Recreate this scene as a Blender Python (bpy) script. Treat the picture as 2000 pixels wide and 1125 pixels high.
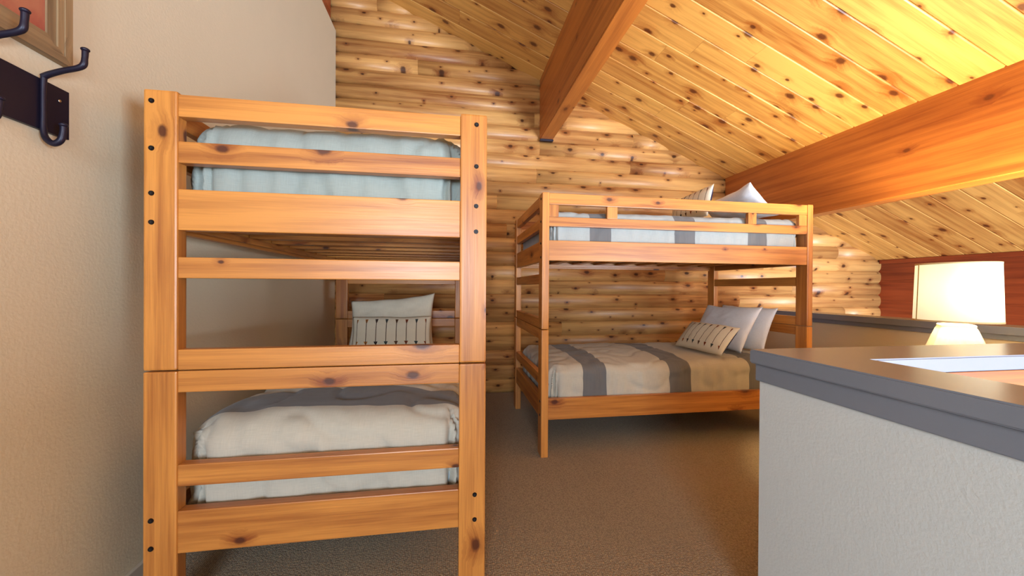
import bpy, bmesh, math, random
from mathutils import Vector, Matrix, noise
random.seed(7)
for o in list(bpy.data.objects): bpy.data.objects.remove(o)
sc = bpy.context.scene
COL = sc.collection
D2R = math.pi/180

# ------------------------------------------------------------------ camera
yw, pt, rl = 9.113*D2R, -0.2588*D2R, 0.3369*D2R
F = Vector((math.sin(yw)*math.cos(pt), math.cos(yw)*math.cos(pt), math.sin(pt)))
R0 = Vector((math.cos(yw), -math.sin(yw), 0))
U0 = R0.cross(F)
CX = R0*math.cos(rl) + U0*math.sin(rl)
CY = -R0*math.sin(rl) + U0*math.cos(rl)
cam = bpy.data.cameras.new('camera'); co = bpy.data.objects.new('camera', cam); COL.objects.link(co)
M = Matrix((CX, CY, -F)).transposed().to_4x4(); M.translation = Vector((0, 0, 1.05))
co.matrix_world = M
cam.sensor_width = 36; cam.lens = 733.75/2000*36; cam.shift_y = 2.5/2000; cam.clip_start = .02
sc.camera = co

# ------------------------------------------------------------------ world, lights, exposure
w = bpy.data.worlds.new('world'); sc.world = w; w.use_nodes = True
w.node_tree.nodes['Background'].inputs[0].default_value = (.75, .85, 1, 1)
w.node_tree.nodes['Background'].inputs[1].default_value = .6
sc.view_settings.view_transform = 'Standard'; sc.view_settings.look = 'None'
sc.view_settings.gamma = 1; sc.view_settings.exposure = 0.30; sc.view_settings.use_curve_mapping = False

def area(name, loc, target, sx, sy, power, col):
    l = bpy.data.lights.new(name, 'AREA'); l.shape = 'RECTANGLE'; l.size = sx; l.size_y = sy
    l.energy = power; l.color = col
    o = bpy.data.objects.new(name, l); COL.objects.link(o); o.location = loc
    o.rotation_euler = (Vector(target)-Vector(loc)).to_track_quat('-Z', 'Y').to_euler()
    return o
# cool fill from an added, unseen rear window; cool light added in an assumed, unseen stairwell window
area('rear_window_fill', (-.38, -2.93, 1.35), (-.1, 3, 1.25), 1.1, 1.2, 125, (.70, .85, 1))
area('assumed_stair_window_light', (3.6, -2.93, -.1), (3.6, 3, 0.1), 1.7, 2.3, 640, (.74, .87, 1))

def warm_fill(name, loc, e, size=.12, col=(1, .80, .56)):
    l = bpy.data.lights.new(name, 'POINT'); l.energy = e; l.color = col; l.shadow_soft_size = size
    o = bpy.data.objects.new(name, l); COL.objects.link(o); o.location = loc
warm_fill('rear_warm_fill', (-.35, -1.2, 2.1), 8)  # weak warm fill added behind the camera, no fitting stands there

# ------------------------------------------------------------------ node helpers
class N:
    def __init__(s, name):
        s.m = bpy.data.materials.new(name); s.m.use_nodes = True; s.t = s.m.node_tree
        s.b = s.t.nodes['Principled BSDF']
    def n(s, ty, **kw):
        x = s.t.nodes.new(ty)
        for k, v in kw.items(): setattr(x, k, v)
        return x
    def set(s, sock, v):
        if hasattr(v, 'links') or isinstance(v, bpy.types.NodeSocket): s.t.links.new(v, sock)
        else: sock.default_value = v
    def math(s, op, a, b=None, c=None, clamp=False):
        x = s.n('ShaderNodeMath', operation=op, use_clamp=clamp); s.set(x.inputs[0], a)
        if b is not None: s.set(x.inputs[1], b)
        if c is not None: s.set(x.inputs[2], c)
        return x.outputs[0]
    def vmath(s, op, a, b=None):
        x = s.n('ShaderNodeVectorMath', operation=op); s.set(x.inputs[0], a)
        if b is not None: s.set(x.inputs[1], b)
        return x.outputs[0]
    def noise(s, v, scale, detail=3, rough=.5, dist=0):
        x = s.n('ShaderNodeTexNoise'); s.set(x.inputs['Vector'], v); x.inputs['Scale'].default_value = scale
        x.inputs['Detail'].default_value = detail; x.inputs['Roughness'].default_value = rough
        x.inputs['Distortion'].default_value = dist
        return x.outputs['Fac']
    def mix(s, f, a, b, mode='MIX'):
        x = s.n('ShaderNodeMix', data_type='RGBA', blend_type=mode)
        s.set(x.inputs[0], f); s.set(x.inputs[6], a); s.set(x.inputs[7], b)
        return x.outputs[2]
    def ramp(s, v, lo, hi, a=0., b=1.):
        x = s.n('ShaderNodeMapRange'); x.clamp = True; s.set(x.inputs[0], v)
        x.inputs[1].default_value = lo; x.inputs[2].default_value = hi; x.inputs[3].default_value = a; x.inputs[4].default_value = b
        return x.outputs[0]
    def attr(s, name, out='Vector'):
        x = s.n('ShaderNodeAttribute', attribute_name=name); return x.outputs[out]
    def sep(s, v):
        x = s.n('ShaderNodeSeparateXYZ'); s.set(x.inputs[0], v); return x.outputs
    def comb(s, a, b, c=0.):
        x = s.n('ShaderNodeCombineXYZ'); s.set(x.inputs[0], a); s.set(x.inputs[1], b); s.set(x.inputs[2], c); return x.outputs[0]
    def bump(s, h, strength, dist):
        x = s.n('ShaderNodeBump'); s.set(x.inputs['Height'], h); x.inputs['Strength'].default_value = strength
        x.inputs['Distance'].default_value = dist; s.t.links.new(x.outputs[0], s.b.inputs['Normal'])

def C(r, g, b):   # sRGB 0..255 to linear
    f = lambda c: (c/255/12.92) if c/255 <= .04045 else ((c/255+.055)/1.055)**2.4
    return (f(r), f(g), f(b), 1)

def wood(name, light, dark, knot, kden=.5, kx=3.2, ky=6.5, ksize=.014, vary=.5, rough=.42, grain=1., lam=0., coat=0.):
    """solid wood: 'gc' = (along, across, depth) in metres plus a per-board offset, 'rnd' = per-board value"""
    m = N(name); gc = m.attr('gc'); rnd = m.attr('rnd', 'Fac')
    x, y, z = m.sep(gc)
    yz = m.math('ADD', y, z)
    # knots
    kv = m.comb(m.math('MULTIPLY', x, kx), m.math('MULTIPLY', yz, ky), 0.)
    vo = m.n('ShaderNodeTexVoronoi', feature='F1', voronoi_dimensions='2D'); m.set(vo.inputs['Vector'], kv)
    vo.inputs['Scale'].default_value = 1; vo.inputs['Randomness'].default_value = .95
    pos = vo.outputs['Position']; px, py, _ = m.sep(pos)
    dx = m.math('MULTIPLY', m.math('SUBTRACT', m.math('MULTIPLY', x, kx), px), .62/kx)
    dy = m.math('DIVIDE', m.math('SUBTRACT', m.math('MULTIPLY', yz, ky), py), ky)
    dist = m.math('SQRT', m.math('ADD', m.math('MULTIPLY', dx, dx), m.math('MULTIPLY', dy, dy)))
    cr, cg, cb = m.sep(vo.outputs['Color'])
    present = m.math('LESS_THAN', cr, kden)
    size = m.math('MULTIPLY', m.math('MULTIPLY_ADD', m.math('POWER', cg, 1.6), 1.1, .35), ksize)
    wob = m.math('MULTIPLY_ADD', m.noise(gc, 60, 2), .5, .75)
    nd = m.math('DIVIDE', m.math('MULTIPLY', dist, wob), size)
    core = m.math('MULTIPLY', m.ramp(nd, .55, 1.05, 1, 0), present)
    halo = m.math('MULTIPLY', m.ramp(nd, .8, 3.0, 1, 0), present)
    # grain, swept round the knots
    sw = m.math('MULTIPLY', m.math('MULTIPLY', halo, size), 1.3)
    y2 = m.math('ADD', yz, sw)
    gv = m.comb(m.math('MULTIPLY', x, 1.1), m.math('MULTIPLY', y2, 26), m.math('MULTIPLY', z, 9))
    g1 = m.noise(gv, 1, 4, .55, .35)
    gv2 = m.comb(m.math('MULTIPLY', x, 5), m.math('MULTIPLY', y2, 210), m.math('MULTIPLY', z, 60))
    g2 = m.noise(gv2, 1, 2, .6)
    bl = m.noise(m.comb(m.math('MULTIPLY', x, 1.5), m.math('MULTIPLY', y2, 4), 0.), 1, 2)
    f = m.math('MULTIPLY_ADD', m.ramp(g1, .38, .68), .55*grain, m.math('MULTIPLY', m.ramp(g2, .35, .7), .22*grain))
    f = m.math('ADD', f, m.math('MULTIPLY', m.math('SUBTRACT', bl, .45), .8))
    f = m.math('ADD', f, m.math('MULTIPLY', m.math('SUBTRACT', rnd, .5), vary))
    if lam:
        wn = m.n('ShaderNodeTexWhiteNoise', noise_dimensions='1D')
        m.set(wn.inputs['W'], m.math('FLOOR', m.math('DIVIDE', y, lam)))
        f = m.math('ADD', f, m.math('MULTIPLY', m.math('SUBTRACT', wn.outputs['Value'], .5), .5))
    f = m.math('ADD', f, m.math('MULTIPLY', halo, .42), clamp=True)
    c = m.mix(f, light, dark); c = m.mix(m.math('MULTIPLY', core, .9), c, knot)
    m.set(m.b.inputs['Base Color'], c)
    m.set(m.b.inputs['Roughness'], m.math('MULTIPLY_ADD', g2, .16, rough-.08))
    if coat:
        m.b.inputs['Coat Weight'].default_value = coat; m.b.inputs['Coat Roughness'].default_value = .28
    m.bump(m.math('ADD', g2, m.math('MULTIPLY', core, -1.)), .12, .002)
    return m.m

def plain(name, col, rough=.6, metal=0., bump=None, spec=.5, var=.0):
    m = N(name); m.b.inputs['Roughness'].default_value = rough; m.b.inputs['Metallic'].default_value = metal
    m.b.inputs['Specular IOR Level'].default_value = spec
    tc = m.n('ShaderNodeTexCoord').outputs['Object']
    nz = m.noise(tc, 7, 3)
    c2 = tuple(v*(1-var) for v in col[:3]) + (1,)
    m.set(m.b.inputs['Base Color'], m.mix(nz, col, c2))
    if bump: m.bump(m.noise(tc, bump[0], 3, .6), bump[1], bump[2])
    return m.m

PINE_L, PINE_D = C(226, 160, 92), C(176, 96, 44)
MAT = {}
MAT['bunk'] = wood('stained_pine', C(208, 138, 64), C(132, 66, 24), C(70, 28, 14), kden=.45, kx=3.0, ky=8, ksize=.0165, vary=.35, rough=.38, grain=1.05, coat=.12)
MAT['log'] = wood('log_siding_pine', C(219, 166, 100), C(142, 84, 42), C(58, 26, 16), kden=.75, kx=4.2, ky=9.5, ksize=.0145, vary=.5, rough=.45, coat=.12)
MAT['ceil'] = wood('ceiling_pine', C(232, 182, 102), C(164, 100, 44), C(84, 36, 18), kden=.8, kx=3.6, ky=6.4, ksize=.019, vary=.5, grain=.95, rough=.42, coat=.1)
MAT['beam'] = wood('glulam_fir', C(190, 116, 52), C(136, 70, 30), C(96, 44, 22), kden=.16, kx=2.4, ky=7, ksize=.013, vary=.1, rough=.42, lam=.038, coat=.1)
MAT['redwood'] = wood('red_brown_panelling', C(158, 74, 38), C(104, 38, 20), C(60, 20, 12), kden=.12, vary=.5, rough=.42)
MAT['weathered'] = wood('weathered_frame_wood', C(158, 130, 94), C(96, 76, 56), C(60, 40, 28), kden=.15, vary=.6, rough=.65, grain=1.4)
MAT['nightstand'] = wood('nightstand_wood', C(150, 96, 56), C(104, 60, 32), C(50, 25, 15), kden=.2, vary=.4, rough=.4)
MAT['plaster'] = plain('cream_plaster', C(216, 204, 178), .85, bump=(110, .25, .0035), spec=.2, var=.04)
MAT['plaster_white'] = plain('white_plaster', C(206, 214, 218), .85, bump=(120, .3, .003), spec=.2, var=.04)
MAT['grey'] = plain('grey_painted_trim', C(124, 133, 148), .26, bump=(160, .08, .002), var=.08)
MAT['baseboard'] = plain('painted_baseboard', C(190, 180, 165), .5)
MAT['iron'] = plain('dark_iron', C(30, 26, 48), .42, metal=.3, var=.25)
MAT['bolt'] = plain('black_bolt', C(28, 26, 30), .35, metal=.6)
MAT['bolt_socket'] = plain('bolt_socket', C(6, 6, 8), .6)
MAT['steel'] = plain('screw_steel', C(200, 195, 190), .25, metal=1)
MAT['ceramic'] = plain('white_ceramic', C(238, 232, 222), .3)
MAT['drywall_dark'] = plain('lower_wall_paint', C(205, 192, 172), .8)
MAT['frame_white'] = plain('window_frame_paint', C(225, 222, 215), .5)

def carpet():
    m = N('loop_carpet'); tc = m.n('ShaderNodeTexCoord').outputs['Object']
    vo = m.n('ShaderNodeTexVoronoi'); m.set(vo.inputs['Vector'], m.vmath('MULTIPLY', tc, (1, 1, 0))); vo.inputs['Scale'].default_value = 130
    vo.inputs['Randomness'].default_value = .45
    big = m.noise(tc, 1.6, 3); fine = m.noise(tc, 220, 2)
    d = m.ramp(vo.outputs['Distance'], 0, .75)
    c = m.mix(d, C(196, 172, 138), C(114, 96, 76))
    c = m.mix(m.math('MULTIPLY', fine, .5), c, C(134, 116, 94)); c = m.mix(m.math('MULTIPLY', big, .3), c, C(118, 98, 78))
    m.set(m.b.inputs['Base Color'], c); m.b.inputs['Roughness'].default_value = .95; m.b.inputs['Specular IOR Level'].default_value = .1
    m.b.inputs['Sheen Weight'].default_value = .2
    m.bump(m.math('SUBTRACT', 1., d), .7, .005)
    return m.m
MAT['carpet'] = carpet()

def linen(name, base, band=None, bands=(), fold=.0, rough=.9):
    """linen cloth; bands run across the bed at given stretches of its length ('gc'.x)"""
    m = N(name); gc = m.attr('gc'); x, y, z = m.sep(gc)
    th = m.math('ADD', m.noise(m.vmath('MULTIPLY', gc, (420, 24, 1)), 1, 2), m.noise(m.vmath('MULTIPLY', gc, (24, 420, 1)), 1, 2))
    th = m.math('MULTIPLY', th, .5)
    c = m.mix(m.ramp(th, .3, .7), base, tuple(v*.84 for v in base[:3])+(1,))
    if bands:
        tot = None
        for (a, b) in bands:
            e = m.math('MULTIPLY', m.math('GREATER_THAN', x, a), m.math('LESS_THAN', x, b))
            tot = e if tot is None else m.math('ADD', tot, e)
        bc = m.mix(m.noise(m.vmath('MULTIPLY', gc, (120, 3, 1)), 1, 2), band, tuple(v*.75 for v in band[:3])+(1,))
        c = m.mix(tot, c, bc)
    m.set(m.b.inputs['Base Color'], c); m.b.inputs['Roughness'].default_value = rough
    m.b.inputs['Specular IOR Level'].default_value = .15; m.b.inputs['Sheen Weight'].default_value = .15
    m.bump(th, .25, .0012)
    return m.m
LIN = C(190, 184, 170); BAND = C(112, 111, 112)
MAT['linen_low_far'] = linen('striped_linen', LIN, BAND, [(.285, .445), (.885, 1.05), (1.485, 1.645)])
MAT['linen_up_far'] = linen('striped_linen_upper', C(166, 170, 168), BAND, [(.32, .465), (.915, 1.065), (1.465, 1.61)])
MAT['linen_low_near'] = linen('striped_linen_near', LIN, BAND, [(.155, .36), (.77, .94), (1.37, 1.54)])
MAT['linen_up_near'] = linen('linen_near_upper', C(156, 164, 158), BAND, [(.44, .60), (1.04, 1.2)])
MAT['sheet'] = plain('pale_blue_sheet', C(186, 200, 208), .9, bump=(60, .2, .003), spec=.1)
MAT['pillow_white'] = linen('white_pillowcase', C(240, 241, 247))
MAT['pillow_cream'] = linen('cream_pillowcase', C(226, 217, 196))
MAT['navy'] = linen('navy_cloth', C(30, 32, 70))

def arrows():
    """cream cloth printed with a row of upright arrows (gc.x, gc.y run 0..1 over the face)"""
    m = N('arrow_print_cloth'); gc = m.attr('gc'); x, y, z = m.sep(gc)
    base = C(226, 216, 194)
    n = 8.
    u = m.math('MULTIPLY', x, n); cell = m.math('FLOOR', u)
    fx = m.math('ABSOLUTE', m.math('SUBTRACT', m.math('FRACT', u), .5))      # 0 at the shaft
    wn = m.n('ShaderNodeTexWhiteNoise', noise_dimensions='1D'); m.set(wn.inputs['W'], m.math('ADD', cell, 3.3))
    r = wn.outputs['Value']
    inr = lambda a, lo, hi: m.math('MULTIPLY', m.math('GREATER_THAN', a, lo), m.math('LESS_THAN', a, hi))
    shaft = m.math('MULTIPLY', m.math('LESS_THAN', fx, .035), inr(y, .14, .90))
    tipw = m.math('MULTIPLY', m.math('SUBTRACT', y, .12), 1.7)
    tip = m.math('MULTIPLY', m.math('LESS_THAN', fx, tipw), inr(y, .12, .24))
    fl = m.math('MULTIPLY', m.math('LESS_THAN', fx, m.math('ADD', .05, m.math('MULTIPLY', m.math('SUBTRACT', y, .78), .9))), inr(y, .78, .90))
    mask = m.math('MAXIMUM', m.math('MAXIMUM', shaft, tip), fl)
    mask = m.math('MULTIPLY', mask, inr(x, .06, .94))
    cr = m.n('ShaderNodeValToRGB'); cr.color_ramp.interpolation = 'CONSTANT'
    el = cr.color_ramp.elements; el[0].position = 0; el[0].color = C(40, 34, 40); el[1].position = .35; el[1].color = C(140, 66, 34)
    e = el.new(.55); e.color = C(50, 74, 78); e = el.new(.75); e.color = C(92, 62, 40); e = el.new(.9); e.color = C(180, 112, 50)
    m.set(cr.inputs[0], r)
    colr = m.mix(shaft, cr.outputs[0], C(72, 52, 42))
    th = m.noise(m.vmath('MULTIPLY', gc, (160, 70, 1)), 1, 2)
    bc = m.mix(th, base, tuple(v*.85 for v in base[:3])+(1,))
    m.set(m.b.inputs['Base Color'], m.mix(mask, bc, colr)); m.b.inputs['Roughness'].default_value = .9
    m.b.inputs['Specular IOR Level'].default_value = .15
    return m.m
MAT['arrows'] = arrows()

def shade_mat():
    m = N('lit_lamp_shade'); m.b.inputs['Base Color'].default_value = C(236, 222, 190); m.b.inputs['Roughness'].default_value = .9
    tc = m.n('ShaderNodeTexCoord').outputs['Object']; x, y, z = m.sep(tc)
    th = m.noise(m.vmath('MULTIPLY', tc, (160, 160, 40)), 1, 2)
    m.set(m.b.inputs['Emission Color'], m.mix(th, (1, .84, .52, 1), (1, .80, .47, 1)))
    # the cloth glows most level with the bulb (a lamp's own light)
    dz = m.math('DIVIDE', m.math('SUBTRACT', z, .42), .17)
    g = m.math('EXPONENT', m.math('MULTIPLY', m.math('MULTIPLY', dz, dz), -1.))
    m.set(m.b.inputs['Emission Strength'], m.math('MULTIPLY_ADD', g, .5, .40))
    return m.m
MAT['shade'] = shade_mat()

def painting():
    m = N('faded_red_picture'); tc = m.n('ShaderNodeTexCoord').outputs['Object']
    a = m.noise(m.vmath('MULTIPLY', tc, (1, 9, 5)), 1, 4, .6, .6)
    c = m.mix(m.ramp(a, .35, .65), C(150, 62, 58), C(176, 112, 86)); m.set(m.b.inputs['Base Color'], c); m.b.inputs['Roughness'].default_value = .5
    return m.m
MAT['picture'] = painting()

# ------------------------------------------------------------------ geometry helpers
def link(name, me, mats, parent=None, loc=None):
    o = bpy.data.objects.new(name, me); COL.objects.link(o)
    for m in (mats if isinstance(mats, (list, tuple)) else [mats]): me.materials.append(m)
    if parent is not None: o.parent = parent
    if loc: o.location = loc
    return o

def set_gc(me, gcs, rnds):
    a = me.attributes.new('gc', 'FLOAT_VECTOR', 'POINT'); a.data.foreach_set('vector', [c for g in gcs for c in g])
    b = me.attributes.new('rnd', 'FLOAT', 'POINT'); b.data.foreach_set('value', rnds)

AX = {'x': (0, 1, 2), 'y': (1, 2, 0), 'z': (2, 0, 1), 'xz': (0, 2, 1), 'yx': (1, 0, 2), 'zy': (2, 1, 0)}
class MB:
    def __init__(s): s.v = []; s.f = []; s.g = []; s.r = []; s.mi = []; s.sm = []
    def add(s, vs, fs, axis='x', mi=0, smooth=False, off=None, rnd=None):
        k = len(s.v); a = AX[axis]
        if off is None: off = (random.uniform(0, 50), random.uniform(0, 50), random.uniform(0, 9))
        if rnd is None: rnd = random.random()
        for p in vs: s.v.append(tuple(p)); s.g.append((p[a[0]]+off[0], p[a[1]]+off[1], p[a[2]]+off[2])); s.r.append(rnd)
        for f in fs: s.f.append([i+k for i in f]); s.mi.append(mi); s.sm.append(smooth)
    def bm(s, bm, **kw):
        bm.verts.index_update(); s.add([v.co[:] for v in bm.verts], [[v.index for v in f.verts] for f in bm.faces], **kw); bm.free()
    def box(s, a, b, axis='x', bev=0., **kw):
        bm = bmesh.new(); bmesh.ops.create_cube(bm, size=1)
        for v in bm.verts: v.co = Vector([(a[i]+b[i])/2 + v.co[i]*(b[i]-a[i]) for i in range(3)])
        if bev: bmesh.ops.bevel(bm, geom=bm.edges[:], offset=bev, segments=2, affect='EDGES', profile=.6)
        s.bm(bm, axis=axis, **kw)
    def build(s, name, mats, parent=None, loc=None):
        me = bpy.data.meshes.new(name); me.from_pydata(s.v, [], s.f)
        set_gc(me, s.g, s.r)
        me.polygons.foreach_set('material_index', s.mi); me.polygons.foreach_set('use_smooth', s.sm)
        me.update(); return link(name, me, mats, parent, loc)

def board(name, a, b, axis, mat, parent=None, bev=.005, rnd=None):
    m = MB(); m.box(a, b, axis, bev, rnd=rnd); return m.build(name, mat, parent)

def empty(name, loc, rz=0.):
    o = bpy.data.objects.new(name, None); COL.objects.link(o); o.location = loc; o.rotation_euler = (0, 0, rz); o.empty_display_size = .1
    return o
def tag(o, label, cat, group=None):
    o['label'] = label; o['category'] = cat
    if group: o['group'] = group
    return o
def struct(o, label=None):
    o['kind'] = 'structure'
    if label: o['label'] = label
    return o

def tube(pts, rads, seg=14, cap=True):
    """smooth tube through points; Catmull-Rom resampled"""
    P = [Vector(p) for p in pts]; out = []; rr = []
    for i in range(len(P)-1):
        p0 = P[max(i-1, 0)]; p1 = P[i]; p2 = P[i+1]; p3 = P[min(i+2, len(P)-1)]
        for k in range(6):
            t = k/6
            out.append(.5*((2*p1)+(p2-p0)*t+(2*p0-5*p1+4*p2-p3)*t*t+(3*p1-p0-3*p2+p3)*t**3)); rr.append(rads[i]*(1-t)+rads[i+1]*t)
    out.append(P[-1]); rr.append(rads[-1])
    vs = []; fs = []; up = None
    for i, p in enumerate(out):
        d = (out[min(i+1, len(out)-1)]-out[max(i-1, 0)]).normalized()
        if up is None: up = d.orthogonal().normalized()
        up = (up-d*up.dot(d)).normalized(); sd = d.cross(up)
        for k in range(seg):
            a = 2*math.pi*k/seg; vs.append(p+(up*math.cos(a)+sd*math.sin(a))*rr[i])
        if i:
            for k in range(seg):
                a = (i-1)*seg+k; b = (i-1)*seg+(k+1) % seg; fs.append([a, b, b+seg, a+seg])
    fs.append(list(range(seg))[::-1]); n = len(vs); fs.append(list(range(n-seg, n)))
    return vs, fs

# ------------------------------------------------------------------ the room
WL, YD, YB, XE = -1.07, 3.70, -3.0, 5.016
ZB = -2.6
ceil_z = lambda x: 3.502-.4206*x
PITCH = .1408

def add_log(mb, x0, x1, z0, z1, ybase, bulge=.037):
    """one length of half-log siding, running along x, rounded towards the room"""
    off = (random.uniform(0, 50), random.uniform(0, 50), 0); rnd = random.random()
    n = 9; vs = []; fs = []
    nx = 2
    for i in range(nx):
        x = x0+(x1-x0)*i/(nx-1)
        for k in range(n+1):
            t = k/n; z = z0+(z1-z0)*t
            d = bulge*math.sqrt(max(0, 1-(2*t-1)**2*.96))-bulge*.15
            vs.append((x, ybase-d, z))
    for i in range(nx-1):
        for k in range(n):
            a = i*(n+1)+k; fs.append([a, a+n+1, a+n+2, a+1])
    # end caps
    for i, rev in ((0, False), (nx-1, True)):
        b = len(vs); x = vs[i*(n+1)][0]
        vs += [(x, ybase+.02, z0), (x, ybase+.02, z1)]
        ring = [i*(n+1)+k for k in range(n+1)]+[b+1, b]
        fs.append(ring if not rev else ring[::-1])
    mb.add(vs, fs, 'xz', smooth=True, off=off, rnd=rnd)

lw = MB()
random.seed(31)
k = -18
while True:
    z0 = k*PITCH; z1 = z0+PITCH
    if z0 > 4.1: break
    xa = WL-.18 if z0 >= -.2 else 2.75
    xb = XE+.05
    xt = min(xb, (3.502-z0)/.4206+.05)       # stop at the roof
    if xt > xa:
        x = xa+random.uniform(.3, 3.6); cuts = [xa]
        while x < xt-.15:
            cuts.append(x); x += random.uniform(2.4, 4.8)
        cuts.append(xt)
        for a, b in zip(cuts, cuts[1:]): add_log(lw, a+.0008, b-.0008, z0, z1, YD+.03)
    k += 1
lw.box((WL-.25, YD+.035, ZB), (XE+.1, YD+.12, 4.2), 'x')
o = lw.build('wall_back', MAT['log']); struct(o, 'half-log knotty pine siding wall behind the bunk beds')
for p in o.data.polygons:
    pass

# ceiling: tongue and groove boards running down the slope
cb = MB(); random.seed(5)
sx = 1/math.sqrt(1+.4206**2); up = Vector((.4206*sx, 0, sx)); dn = Vector((sx, 0, -.4206*sx))
O = Vector((WL-.2, 0, ceil_z(WL-.2))); SL = (XE+.12-(WL-.2))/sx
y = 1.59-.1945*26; yi = 0
while y < YD+.1:
    y1 = y+.1945
    s = -random.uniform(.2, 2.5); cuts = [0.]
    while s < SL:
        if s > .3 and s < SL-.3: cuts.append(s)
        s += random.uniform(2.2, 4.6)
    cuts.append(SL)
    for a, b in zip(cuts, cuts[1:]):
        g = .007; th = .03
        prof = [(y+.0006, th), (y+.0006, g), (y+g, 0), (y1-g, 0), (y1-.0006, g), (y1-.0006, th)]
        vs = []; off = (random.uniform(0, 60), random.uniform(0, 60), 0)
        for s_ in (a+.0006, b-.0006):
            for (yy, hh) in prof: vs.append(O+dn*s_+Vector((0, yy, 0))+up*hh)
        n = len(prof); fs = [[i, i+1, i+1+n, i+n] for i in range(n-1)]+[list(range(n))[::-1], list(range(n, 2*n))]
        k0 = len(cb.v); cb.add(vs, fs, 'x', off=off)
        # grain coordinates along the slope
        for i, v in enumerate(vs): 
            s_ = (v-O).dot(dn); cb.g[k0+i] = (s_+off[0], v.y+off[1], 0)
    y = y1
cb.add([O+up*.035+Vector((0, YB-.2, 0)), O+up*.035+Vector((0, YD+.2, 0)), O+dn*SL+up*.035+Vector((0, YD+.2, 0)), O+dn*SL+up*.035+Vector((0, YB-.2, 0))], [[0, 1, 2, 3]], 'x')
o = cb.build('ceiling', MAT['ceil']); struct(o, 'sloping knotty pine board ceiling')

# two glulam beams (run from the log wall toward the viewer)
def beam(x0, x1, zb, label):
    m = MB()
    bm = bmesh.new(); bmesh.ops.create_cube(bm, size=1)
    for v in bm.verts:
        x = x0 if v.co.x < 0 else x1; yy = YB if v.co.y < 0 else YD+.0
        z = zb if v.co.z < 0 else ceil_z(x)+.01
        v.co = (x, yy, z)
    ed = [e for e in bm.edges if all(abs(v.co.z-zb) < 1e-4 for v in e.verts) and abs(e.verts[0].co.x-e.verts[1].co.x) < 1e-4]
    bmesh.ops.bevel(bm, geom=ed, offset=.008, segments=3, affect='EDGES')
    m.bm(bm, axis='y', rnd=.5)
    return m.build('ceiling_beam', MAT['beam'])
b1 = beam(.865, 1.000, 2.540, '')
tag(b1, 'large red-brown glulam ceiling beam ending above the far bunk bed, nearer the ceiling peak', 'beam', 'ceiling beams')
b2 = beam(2.953, 3.093, 1.672, '')
tag(b2, 'broad orange glulam ceiling beam low on the right above the grey ledge and table lamp', 'beam', 'ceiling beams')
hb = board('beam_hanger', (.865, YD-.035, 2.522), (1.000, YD, 2.539), 'x', MAT['iron'], None, .001)
tag(hb, 'small dark metal bracket under the end of the red-brown beam at the log wall', 'bracket')

# left wall with a wood panel above it
lwm = MB(); lwm.box((WL-.15, YB, 0), (WL, YD, 3.415-.0), 'y')
o = lwm.build('wall_left', MAT['plaster']); struct(o, 'cream textured plaster wall')
lp = MB(); z = 3.42; i = 0
while z < 4.02:
    lp.box((WL-.15, YB, z), (WL-.045, YD, z+.148), 'y', .003); z += .15
o = lp.build('wall_left_upper', MAT['redwood']); struct(o)
o.name = 'trim_2'
o = board('baseboard_left', (WL, YB, 0), (WL+.014, YD-.01, .085), 'y', MAT['baseboard'], None, .003); struct(o)

# loft floor (open over the stairwell and beyond the far half wall)
fl = MB(); fl.box((WL-.15, YB, -.25), (1.14, 1.06, 0), 'x'); fl.box((WL-.15, 1.06, -.25), (3.10, YD+.05, 0), 'x')
o = fl.build('floor', MAT['carpet']); struct(o, 'brown loop carpet')
fl = MB(); fl.box((.0, YB, ZB-.1), (XE+.1, YD+.1, ZB), 'x'); o = fl.build('floor_lower', MAT['carpet']); struct(o)
lo = MB(); lo.box((.85, YB, ZB), (.975, 1.06, -.25), 'y'); lo.box((2.96, 1.06, ZB), (3.10, YD, -.25), 'y')
o = lo.build('wall_stairwell', MAT['drywall_dark']); struct(o)

# eave wall, red-brown boards
ew = MB(); z = ZB; random.seed(3)
while z < 1.39:
    ew.box((XE, YB, z), (XE+.12, YD+.05, min(z+.235, 1.42)), 'y', .003); z += .235
o = ew.build('wall_right', MAT['redwood']); struct(o, 'low red-brown board wall under the eave')
et = board('trim_1', (XE-.03, YB, 1.355), (XE+.01, YD+.0, 1.40), 'y', MAT['redwood'], None, .003, rnd=.7); struct(et)

# rear wall with one added and one assumed window opening
rw = MB(); YR0, YR1 = YB-.15, YB
def rwb(x0, x1, z0, z1): rw.box((x0, YR0, z0), (x1, YR1, z1), 'x')
rwb(WL-.15, -.98, 0, 4.1); rwb(-.98, .22, 0, .7); rwb(-.98, .22, 2.0, 4.1); rwb(.22, 2.7, ZB, 4.1)
rwb(WL-.15, .22, ZB, 0); rwb(2.7, 4.5, ZB, -1.3); rwb(2.7, 4.5, 1.1, 2.45); rwb(4.5, XE+.1, ZB, 1.75)
o = rw.build('wall_rear', MAT['plaster']); struct(o)
def win(name, x0, x1, z0, z1):
    m = MB(); t = .05
    for a, b in (((x0, z0), (x1, z0+t)), ((x0, z1-t), (x1, z1)), ((x0, z0), (x0+t, z1)), ((x1-t, z0), (x1, z1)), (((x0+x1)/2-.02, z0), ((x0+x1)/2+.02, z1))):
        m.box((a[0], YB-.03, a[1]), (b[0], YB+.02, b[1]), 'x', .004)
    o = m.build(name, MAT['frame_white']); struct(o)
win('rear_fill_window', -.98, .22, .7, 2.0); win('assumed_stair_window', 2.7, 4.5, -1.3, 1.1)  # first one is an added, unseen frame around the rear fill light; second an assumed one around the stairwell light

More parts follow.
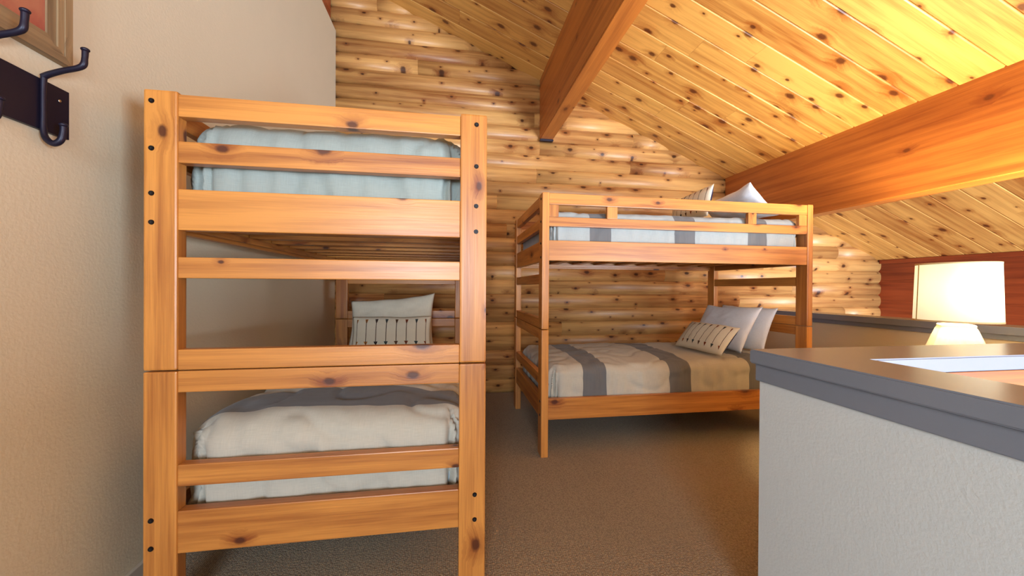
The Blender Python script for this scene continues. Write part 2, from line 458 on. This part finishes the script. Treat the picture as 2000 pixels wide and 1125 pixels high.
# half walls and their grey caps
ZC = .855
hw = MB(); hw.box((.975, YB, -.25), (1.14, 1.06, ZC-.04), 'y'); hw.box((1.14, .90, -.25), (2.98, 1.06, ZC-.04), 'x')
o = hw.build('wall_half_near', MAT['plaster_white']); struct(o, 'white textured half wall around the stairwell')
ip = MB(); z = ZC-.045
for i in range(7): ip.box((1.14, .876, z-.16), (2.95, .8995, z), 'x', .002); z -= .16
o = ip.build('wall_stair_panelling', MAT['beam']); struct(o)
cp = MB()
# mitred L-shaped cap slab
def prism(mb, poly, z0, z1, bev=.004, axis='x'):
    bm = bmesh.new(); vs = [bm.verts.new((x, y, z0)) for x, y in poly]; f = bm.faces.new(vs)
    r = bmesh.ops.extrude_face_region(bm, geom=[f]); 
    for g in r['geom']:
        if isinstance(g, bmesh.types.BMVert): g.co.z = z1
    bmesh.ops.recalc_face_normals(bm, faces=bm.faces[:])
    if bev: bmesh.ops.bevel(bm, geom=bm.edges[:], offset=bev, segments=2, affect='EDGES')
    mb.bm(bm, axis=axis)
prism(cp, [(.955, YB), (.955, 1.082), (2.935, 1.082), (2.935, .876), (1.161, .876), (1.161, YB)], ZC-.044, ZC)
o = cp.build('trim_3', MAT['grey']); struct(o, 'grey painted wooden cap on the near half wall')
cp = MB()
prism(cp, [(.967, YB), (.967, 1.070), (2.95, 1.070), (2.95, 1.0601), (.9745, 1.0601), (.9745, YB)], ZC-.098, ZC-.0445, .002)
o = cp.build('trim_4', MAT['grey']); struct(o)
hf = MB(); hf.box((2.98, .90, -.25), (3.10, YD-.01, ZC-.04), 'y')
o = hf.build('wall_half_far', MAT['plaster']); struct(o, 'cream half wall at the loft edge')
cp = MB(); cp.box((2.94, .86, ZC-.044), (3.14, YD-.012, ZC), 'y', .004); cp.box((2.962, 1.09, ZC-.075), (2.9795, YD-.02, ZC-.0445), 'y', .002)
o = cp.build('trim_5', MAT['grey']); struct(o, 'grey cap on the far half wall')

# ------------------------------------------------------------------ bunk bed
L, W, PT, PW = 1.935, 1.03, .045, .090
H = 1.639
R = dict(r1=(1.564, 1.631), r2=(1.424, 1.489), r3=(1.219, 1.344), r4=(1.073, 1.137), r5=(.7925, .855), r6=(.724, .7895), r7=(.436, .5025), r8=(.2315, .3615))
SPL = .791
def bunk(loc, rz, label, seed):
    random.seed(seed)
    t = empty('bunk_bed', loc, rz); tag(t, label, 'bunk bed', 'matching pine bunk beds')
    m = MAT['bunk']
    for x0 in (0, L-PT):
        for y0 in (0, W-PW):
            board('post', (x0, y0, 0), (x0+PT, y0+PW, SPL-.002), 'z', m, t, .005)
            board('post', (x0, y0, SPL+.002), (x0+PT, y0+PW, H), 'z', m, t, .006)
    for x0 in (.004, L-.004-.036):      # end rails
        for kk in ('r1', 'r2', 'r3', 'r4', 'r5', 'r6', 'r7', 'r8'):
            z0, z1 = R[kk]
            board('end_rail', (x0, PW, z0), (x0+.036, W-PW, z1), 'y', m, t, .003)
    for side, y0 in ((0, .004), (1, W-.004-.03)):
        for kk in ('r3', 'r8'):
            z0, z1 = R[kk]; board('side_rail', (PT, y0, z0), (L-PT, y0+.03, z1), 'x', m, t, .003)
        board('guard_rail', (PT, y0, 1.566), (L-PT, y0+.028, 1.636 if side == 0 else 1.632), 'x', m, t, .003)
        board('guard_rail', (PT, y0, 1.432), (L-PT, y0+.028, 1.490), 'x', m, t, .003)
        for x0, x1 in ((PT+.0005, PT+.06), (.423, .492), (1.431, 1.493), (L-PT-.063, L-PT-.0005)):
            board('guard_stile', (x0, y0+.002, 1.4905), (x1, y0+.027, 1.5655), 'z', m, t, .002)
        ci = (y0+.030, y0+.052) if side == 0 else (y0-.022, y0)
        for zc in (.245, 1.232):
            board('slat_cleat', (PT+.01, ci[0], zc), (L-PT-.01, ci[1], zc+.025), 'x', m, t, .002)
    n = 9
    for zc in (.2705, 1.2575):
        for i in range(n):
            xx = PT+.06+(L-2*PT-.12-.07)*i/(n-1)
            board('bed_slat', (xx, .037, zc), (xx+.07, W-.037, zc+.018), 'y', m, t, .002)
    for ex, sgn in ((0, -1), (L, 1)):
        for yy in (.036, W-.022):
            for zb in (1.604, 1.462, 1.327, 1.240, .341, .256):
                bm = bmesh.new()
                for (r_, x0_, x1_) in ((.0078, -.001, .0012), (.0040, .0012, .0013)): pass
                bmesh.ops.create_cone(bm, cap_ends=True, segments=18, radius1=.0078, radius2=.0068, depth=.003)
                bmesh.ops.rotate(bm, verts=bm.verts[:], cent=(0, 0, 0), matrix=Matrix.Rotation(sgn*math.pi/2, 3, 'Y'))
                mb = MB(); mb.bm(bm, axis='x')
                bm = bmesh.new(); bmesh.ops.create_cone(bm, cap_ends=True, segments=6, radius1=.0036, radius2=.0036, depth=.0034)
                bmesh.ops.rotate(bm, verts=bm.verts[:], cent=(0, 0, 0), matrix=Matrix.Rotation(sgn*math.pi/2, 3, 'Y'))
                mb.bm(bm, axis='x', mi=1)
                mb.build('bolt', [MAT['bolt'], MAT['bolt_socket']], t, (ex+sgn*.0015, yy, zb))
    return t
NX, NY = .117, 1.2855
near_T = Matrix.Translation((NX, NY, 0)) @ Matrix.Rotation(math.pi/2, 4, 'Z')
far_T = Matrix.Translation((.548, 2.252, 0))
bunk((NX, NY, 0), math.pi/2, 'pine bunk bed standing end-on along the cream plaster wall, closest to the camera', 11)
bunk((.548, 2.252, 0), 0, 'pine bunk bed standing sideways before the log wall under the ceiling beams', 23)

# ------------------------------------------------------------------ bedding
def mattress(T, z0, z1, label):
    bm = bmesh.new(); bmesh.ops.create_cube(bm, size=1)
    a = (.10, .085, z0); b = (L-.10, W-.085, z1)
    for v in bm.verts: v.co = Vector([(a[i]+b[i])/2+v.co[i]*(b[i]-a[i]) for i in range(3)])
    bmesh.ops.bevel(bm, geom=bm.edges[:], offset=.03, segments=4, affect='EDGES')
    bm.transform(T)
    m = MB(); m.bm(bm, axis='x', smooth=True)
    o = m.build('mattress', MAT['sheet']); tag(o, label, 'mattress', 'mattresses under the duvets'); return o

def duvet(T, x0, x1, top, hem, dome, mat, label, seed, r=.075, wr=1., y0=.040, y1=W-.040, slope=0.):
    """quilt draped over the mattress: rounded edges, sides hanging inside the rails"""
    inx0, inx1, iny0, iny1 = x0+r, x1-r, y0+r, y1-r
    q = r*math.pi/2; drop = top-r-hem; tot = q+drop
    nx, ny = 150, 96
    a0, a1 = inx0-tot, inx1+tot; b0, b1 = iny0-tot, iny1+tot
    vs = []; gs = []
    so = seed*7.3
    for j in range(ny+1):
        for i in range(nx+1):
            a = a0+(a1-a0)*i/nx; b = b0+(b1-b0)*j/ny
            cx = min(max(a, inx0), inx1); cy = min(max(b, iny0), iny1)
            dx, dy = a-cx, b-cy; d = math.hypot(dx, dy)
            # square sheet corner: measure like the farther side, so hems stay level
            dm = max(abs(dx), abs(dy)); 
            if d > 1e-9: n = Vector((dx/d, dy/d, 0))
            else: n = Vector((0, 0, 0))
            dd = dm if d > 1e-9 else 0
            u = (cx-inx0)/(inx1-inx0); v = (cy-iny0)/(iny1-iny0)
            dz = dome*(1-(2*u-1)**4)*(1-(2*v-1)**2)
            if dd < q:
                th = dd/r; p = Vector((cx, cy, top+dz-r*(1-math.cos(th))))+n*r*math.sin(th); nn = n*math.sin(th)+Vector((0, 0, math.cos(th)))
            else:
                p = Vector((cx, cy, top+dz-r-(dd-q)))+n*r; nn = n.copy()
            p.z -= slope*u*min(1, max(0, (p.z-hem)/(top-hem)))
            # puffy filling and creases
            w1 = noise.noise(Vector((a*3.1+so, b*3.4, 0)))*.013
            w2 = max(0, .16-abs(noise.noise(Vector((a*4+b*2.5+so, b*5-a*2, 3)))))*-.075
            w3 = noise.noise(Vector((a*19+so, b*17, 5)))*.0032
            side = min(1, dd/q)
            tang = (a if abs(dy) > abs(dx) else b)
            w4 = (-abs(noise.noise(Vector((tang*13+so, dd*2.2+tang*3, 8)))))*.022*side*wr
            cor = min(abs(dx), abs(dy))/(tot)
            w5 = -abs(math.sin(math.atan2(abs(dy), abs(dx)+1e-6)*7+so))*.03*min(1, cor*6)*wr if cor > 0 else 0
            amt = w1*(1-.45*side)+w2*wr*.8+w3+w4+w5
            amt = min(amt, .004) if side > .6 else amt
            p += nn*amt
            vs.append(T @ p); gs.append((a, b, 0))
    fs = []
    for j in range(ny):
        for i in range(nx):
            k = j*(nx+1)+i; fs.append([k, k+1, k+nx+2, k+nx+1])
    me = bpy.data.meshes.new('duvet'); me.from_pydata(vs, [], fs); set_gc(me, gs, [.5]*len(vs))
    me.polygons.foreach_set('use_smooth', [True]*len(fs)); me.update()
    o = link('duvet', me, mat); 
    s = o.modifiers.new('thick', 'SOLIDIFY'); s.thickness = .008; s.offset = -1
    tag(o, label, 'duvet', 'linen duvets on the bunks'); return o

mattress(far_T, .289, .515, 'pale mattress under the striped duvet of the far bunk bed, lower bed')
mattress(far_T, 1.276, 1.46, 'pale mattress behind the guard rail of the far bunk bed, upper bed')
mattress(near_T, .289, .515, 'pale mattress on the lower bed of the bunk along the plaster wall')
mattress(near_T, 1.276, 1.48, 'pale mattress on the upper bed of the bunk along the plaster wall')
duvet(far_T, .055, L-.052, .560, .33, .022, MAT['linen_low_far'], 'grey-banded beige duvet on the far bunk bed, lower bed, with two white pillows', 1)
duvet(far_T, .055, L-.052, 1.545, 1.30, .03, MAT['linen_up_far'], 'grey-banded pale duvet behind the guard rail on top of the far bunk bed', 2, r=.06, wr=.6)
duvet(near_T, .052, L-.052, .615, .33, .04, MAT['linen_low_near'], 'pale beige duvet with a grey band on the lower bed nearest the camera', 3, r=.10, wr=1.2, slope=.05)
duvet(near_T, .050, L-.052, 1.605, 1.30, .05, MAT['linen_up_near'], 'pale grey-green duvet on the upper bed nearest the camera', 4, r=.12, wr=.9)

def pillow_bm(w, h, t, seed, pinch=.07, soft=1.):
    """front and back grids joined at a seam; centre origin, x=width, z=height, front faces -y"""
    nx, nz = 44, 30; vs = []; fs = []; gs = []; mi = []
    for side in (-1, 1):
        base = len(vs)
        for j in range(nz+1):
            for i in range(nx+1):
                u = -1+2*i/nx; v = -1+2*j/nz
                ex = 1-pinch*(1-v*v)*abs(u)**3*1.0; ez = 1-pinch*1.3*(1-u*u)*abs(v)**3
                x = u*w/2*ex; z = v*h/2*ez
                th = max(0, (1-abs(u)**2.6))**.55*max(0, (1-abs(v)**2.6))**.55
                n_ = noise.noise(Vector((u*2.2+seed*5, v*2.0, side)))*.16*soft+noise.noise(Vector((u*6+seed*3, v*5, side*2)))*.07*soft
                cr = -abs(noise.noise(Vector((u*4+v*5+seed, v*3-u*2, side*4))))*.14*soft
                y = side*(t/2)*th*(1+n_+cr)
                z += noise.noise(Vector((u*1.7+seed*9, 0, 7)))*.012*soft*(v)
                vs.append(Vector((x, y, z))); gs.append(((u+1)/2, (v+1)/2, 0))
        for j in range(nz):
            for i in range(nx):
                k = base+j*(nx+1)+i; f = [k, k+1, k+nx+2, k+nx+1]
                fs.append(f if side < 0 else f[::-1]); mi.append(0 if side < 0 else 1)
    return vs, fs, gs, mi

def pillow(loc, rot, w, h, t, seed, mats, label, group, name='pillow', cat='pillow', bend=0., sag=0., scale_gc=True, **kw):
    vs, fs, gs, mi = pillow_bm(w, h, t, seed, **kw)
    for v in vs:
        if bend: v.y += bend*((v.z/h)**2)*h
        if sag: v.z += sag*(v.x/w)*(v.z/h+.5)*h
    if scale_gc: gs = [(g[0]*w, g[1]*h, 0) for g in gs]
    me = bpy.data.meshes.new(name); me.from_pydata(vs, [], fs); set_gc(me, gs, [.5]*len(vs))
    me.polygons.foreach_set('material_index', mi); me.polygons.foreach_set('use_smooth', [True]*len(fs)); me.update()
    bm = bmesh.new(); bm.from_mesh(me)
    bmesh.ops.remove_doubles(bm, verts=[v for v in bm.verts if abs(v.co.y-bend*((v.co.z/h)**2)*h) < 2e-4], dist=1e-4)
    bm.to_mesh(me); bm.free()
    me.polygons.foreach_set('use_smooth', [True]*len(me.polygons))
    o = link(name, me, mats)
    o.location = loc; o.rotation_euler = rot
    tag(o, label, cat, group); return o

def euler(facing_deg, lean_deg, roll_deg=0.):
    """pillow standing up, its front turned to facing (0 = -y, -90 = -x), top leaning away by lean"""
    m = Matrix.Rotation(facing_deg*D2R, 4, 'Z') @ Matrix.Rotation(-lean_deg*D2R, 4, 'X') @ Matrix.Rotation(roll_deg*D2R, 4, 'Y')
    return m.to_euler()
PWH = MAT['pillow_white']; PCR = MAT['pillow_cream']; AR = [MAT['arrows'], MAT['navy']]
gp = 'white bed pillows'; gl = 'arrow print lumbar pillows'
# far bunk, lower bed (facing the foot end, -x)
pillow((2.325, 2.72, .745), euler(-90, 20), .58, .36, .09, 1, [PWH, PWH], 'white pillow at the back against the head rails of the far lower bunk', gp)
pillow((2.175, 2.74, .745), euler(-90, 28), .60, .38, .11, 2, [PWH, PWH], 'large white pillow behind the arrow cushion on the far lower bunk', gp, sag=.05)
pillow((1.885, 2.56, .685), euler(-86, 40), .49, .25, .11, 3, AR, 'small arrow print lumbar cushion with navy back on the far lower bunk', gl, name='lumbar_cushion', cat='cushion', scale_gc=False, pinch=.03, soft=.5)
# far bunk, upper bed
pillow((2.25, 2.70, 1.692), euler(-90, -44, -3), .60, .30, .11, 5, [PWH, PWH], 'white pillow with raised corner on top of the far bunk bed', gp, sag=.05)
pillow((1.85, 2.70, 1.685), euler(-90, 14, -3), .47, .24, .11, 7, AR, 'arrow print lumbar cushion on top of the far bunk bed', gl, name='lumbar_cushion', cat='cushion', scale_gc=False, pinch=.03, soft=.5)
# near bunk, lower bed (facing the camera)
pillow((-.455, 3.04, .768), euler(0, 16), .64, .42, .14, 8, [PCR, PCR], 'cream pillow at the far head end of the near lower bunk', gp, sag=.16)
pillow((-.435, 2.895, .707), euler(0, 14), .57, .25, .11, 9, AR, 'arrow print lumbar cushion before the cream pillow in the near bunk', gl, name='lumbar_cushion', cat='cushion', scale_gc=False, pinch=.03, soft=.5)

# ------------------------------------------------------------------ nightstand and lamp
nsx, nsy, nst = 2.52, 1.52, .64
t = empty('nightstand', (nsx, nsy, 0)); tag(t, 'small wooden nightstand under the table lamp behind the grey ledge', 'nightstand')
nm = MAT['nightstand']
board('top', (-.23, -.21, nst-.025), (.23, .21, nst), 'x', nm, t, .004)
for x0 in (-.215, .175):
    for y0 in (-.195, .155): board('leg', (x0, y0, 0), (x0+.04, y0+.04, nst-.0255), 'z', nm, t, .003)
board('side_panel', (-.21, -.154, .25), (-.19, .154, nst-.026), 'y', nm, t, .002)
board('side_panel', (.19, -.154, .25), (.21, .154, nst-.026), 'y', nm, t, .002)
board('back_panel', (-.174, .17, .25), (.174, .188, nst-.026), 'x', nm, t, .002)
d = board('drawer', (-.172, -.19, .46), (.172, -.165, nst-.03), 'x', nm, t, .003)
bm = bmesh.new(); bmesh.ops.create_uvsphere(bm, u_segments=16, v_segments=10, radius=.013)
bmesh.ops.scale(bm, verts=bm.verts[:], vec=(1, .8, 1)); bmesh.ops.translate(bm, verts=bm.verts[:], vec=(0, -.199, .535))
mb = MB(); mb.bm(bm, smooth=True); mb.build('knob', MAT['bolt'], d)
board('shelf', (-.19, -.15, .25), (.19, .168, .268), 'x', nm, t, .002)

lt = empty('table_lamp', (nsx, nsy, nst+.0005), math.radians(39)); tag(lt, 'lit table lamp with cream drum shade and ribbed white ceramic base', 'lamp')
# square, flaring ribbed base: rings of a squircle cross-section
prof = [(.135, 0), (.137, .012), (.133, .022), (.126, .026), (.124, .030), (.110, .070), (.096, .115), (.081, .165), (.066, .212), (.060, .228), (.063, .231), (.060, .237), (.040, .241), (.028, .248), (.021, .258), (.016, .270), (.011, .30)]
vs = []; fs = []; seg = 160
for i, (r_, z_) in enumerate(prof):
    for k in range(seg):
        a = 2*math.pi*k/seg
        sq = max(0, min(1, (.262-z_)/.03)); e = 2+6*sq
        rr = r_/((abs(math.cos(a))**e+abs(math.sin(a))**e)**(1/e))
        rib = (.0016 if 3 < i < 9 else 0)*math.cos(a*40)
        vs.append((math.cos(a)*(rr+rib), math.sin(a)*(rr+rib), z_))
    if i:
        for k in range(seg): fs.append([(i-1)*seg+k, (i-1)*seg+(k+1) % seg, i*seg+(k+1) % seg, i*seg+k])
fs.append(list(range(seg))[::-1])
mb = MB(); mb.add(vs, fs, smooth=True)
mb.build('lamp_base', MAT['ceramic'], lt)
def shell(name, r0, z0, r1, z1, th, mat, parent, seg=72):
    vs = []; fs = []
    ring = [(r0, z0), (r1, z1), (r1-th, z1), (r0-th, z0)]
    for (r_, z_) in ring:
        for k in range(seg):
            a = 2*math.pi*k/seg; vs.append((r_*math.cos(a), r_*math.sin(a), z_))
    for i in range(4):
        for k in range(seg): 
            j = (i+1) % 4; fs.append([i*seg+k, i*seg+(k+1) % seg, j*seg+(k+1) % seg, j*seg+k])
    mb = MB(); mb.add(vs, fs, smooth=False); o = mb.build(name, mat, parent)
    o.data.polygons.foreach_set('use_smooth', [True]*len(o.data.polygons)); 
    return o
SZ0, SZ1 = .252, .545
shd = shell('lamp_shade', .152, SZ0, .144, SZ1, .002, MAT['shade'], lt)
MAT['tape'] = plain('shade_trim_tape', C(214, 190, 140), .8)
shell('shade_trim', .1530, SZ0-.001, .1528, SZ0+.007, .0032, MAT['tape'], shd)
shell('shade_trim', .1452, SZ1-.007, .1450, SZ1+.001, .0032, MAT['tape'], shd)
sm = MB(); 
sv = []
for z_, r_ in ((SZ0+.004, .1528), (SZ1-.004, .1448)):
    for a in (math.radians(110), math.radians(113)): sv.append((r_*math.cos(a), r_*math.sin(a), z_))
    for a in (math.radians(113), math.radians(110)): sv.append(((r_+.0012)*math.cos(a), (r_+.0012)*math.sin(a), z_))
sm.add(sv, [[0, 1, 5, 4], [1, 2, 6, 5], [2, 3, 7, 6], [3, 0, 4, 7], [0, 1, 2, 3], [4, 5, 6, 7]]); sm.build('shade_seam', MAT['tape'], shd)
# harp, socket and bulb
v_, f_ = tube([(0, 0, .30), (0, 0, .335)], [.014, .014]); mb = MB(); mb.add(v_, f_, smooth=True); mb.build('socket', MAT['bolt'], lt)
MATB = N('bulb_glass'); MATB.b.inputs['Emission Color'].default_value = (1, .82, .55, 1); MATB.b.inputs['Emission Strength'].default_value = 12
bm = bmesh.new(); bmesh.ops.create_uvsphere(bm, u_segments=20, v_segments=14, radius=.03); bmesh.ops.translate(bm, verts=bm.verts[:], vec=(0, 0, .37))
mb = MB(); mb.bm(bm, smooth=True); mb.build('bulb', MATB.m, lt)
pl = bpy.data.lights.new('bulb_light', 'POINT'); pl.energy = 112; pl.color = (1, .79, .42); pl.shadow_soft_size = .03
po = bpy.data.objects.new('bulb_light', pl); COL.objects.link(po); po.location = (nsx, nsy, nst+.44)

# ------------------------------------------------------------------ coat hooks and picture on the left wall
t = empty('coat_hook_rack', (WL, 1.0, 1.45)); tag(t, 'dark iron coat hook rack with two hooks screwed to the plaster wall', 'coat rack')
def wl(x, y, z): return (x-WL, y-1.0, z-1.45)
mb = MB(); mb.box(wl(WL+.0005, .78, 1.455), wl(WL+.0115, 1.236, 1.587), 'y', .001); mb.build('back_plate', MAT['iron'], t)
for yk in (1.163, 1.021):
    v_, f_ = tube([wl(WL+.016, yk, 1.592), wl(WL+.030, yk, 1.600), wl(WL+.060, yk, 1.612), wl(WL+.092, yk, 1.622), wl(WL+.106, yk, 1.632), wl(WL+.109, yk, 1.650), wl(WL+.110, yk, 1.668)],
                  [.0076, .0074, .0070, .0068, .0072, .0064, .0070], 16)
    h = MB(); h.add(v_, f_, smooth=True)
    # backbone down the plate, then the lower loop
    v_, f_ = tube([wl(WL+.018, yk, 1.596), wl(WL+.0165, yk, 1.56), wl(WL+.0165, yk, 1.50), wl(WL+.017, yk, 1.452), wl(WL+.024, yk, 1.430), wl(WL+.040, yk, 1.420), wl(WL+.055, yk, 1.430), wl(WL+.060, yk, 1.450), wl(WL+.061, yk, 1.466)],
                  [.0066, .0056, .0056, .0066, .0076, .0078, .0074, .0066, .0070], 16)
    h.add(v_, f_, smooth=True)
    for (dx, z_) in ((.110, 1.672), (.061, 1.470)):
        bm = bmesh.new(); bmesh.ops.create_uvsphere(bm, u_segments=18, v_segments=10, radius=.0092)
        bmesh.ops.scale(bm, verts=bm.verts[:], vec=(1, 1, .62)); bmesh.ops.translate(bm, verts=bm.verts[:], vec=Vector(wl(WL+dx, yk, z_))); h.bm(bm, smooth=True)
    h.build('hook', MAT['iron'], t)
for yk in (1.209, .975):
    bm = bmesh.new(); bmesh.ops.create_uvsphere(bm, u_segments=14, v_segments=8, radius=.0045)
    bmesh.ops.scale(bm, verts=bm.verts[:], vec=(.5, 1, 1)); bmesh.ops.translate(bm, verts=bm.verts[:], vec=Vector(wl(WL+.0125, yk, 1.551))); s = MB(); s.bm(bm, smooth=True)
    s.build('screw', MAT['steel'], t)

t = empty('framed_picture', (WL, .95, 1.66)); tag(t, 'red picture in a weathered wood frame hanging above the coat hooks', 'picture')
def wp(x, y, z): return (x, y-.95, z-1.66)
fy0, fy1, fz0, fz1 = .66, 1.234, 1.655, 2.20
def moulding(y0, y1, z0, z1, x0, x1, wd, name, mat):
    """mitred frame: four lengths with 45 degree ends"""
    m = MB()
    o_ = [(y0, z0), (y1, z0), (y1, z1), (y0, z1)]; i_ = [(y0+wd, z0+wd), (y1-wd, z0+wd), (y1-wd, z1-wd), (y0+wd, z1-wd)]
    for k in range(4):
        j = (k+1) % 4
        vs = [wp(x, *p) for x in (x0, x1) for p in (o_[k], o_[j], i_[j], i_[k])]
        m.add(vs, [[3, 2, 1, 0], [4, 5, 6, 7], [0, 1, 5, 4], [1, 2, 6, 5], [2, 3, 7, 6], [3, 0, 4, 7]], 'yx' if k % 2 == 0 else 'zy')
    return m.build(name, mat, t)
moulding(fy0, fy1, fz0, fz1, .001, .022, .020, 'frame', MAT['weathered'])
moulding(fy0+.0203, fy1-.0203, fz0+.0203, fz1-.0203, .001, .019, .016, 'frame', MAT['weathered'])
moulding(fy0+.0366, fy1-.0366, fz0+.0366, fz1-.0366, .001, .014, .022, 'frame', MAT['weathered'])
m = MB(); m.box(wp(.001, fy0+.059, fz0+.059), wp(.009, fy1-.059, fz1-.059), 'y'); m.build('picture', MAT['picture'], t)
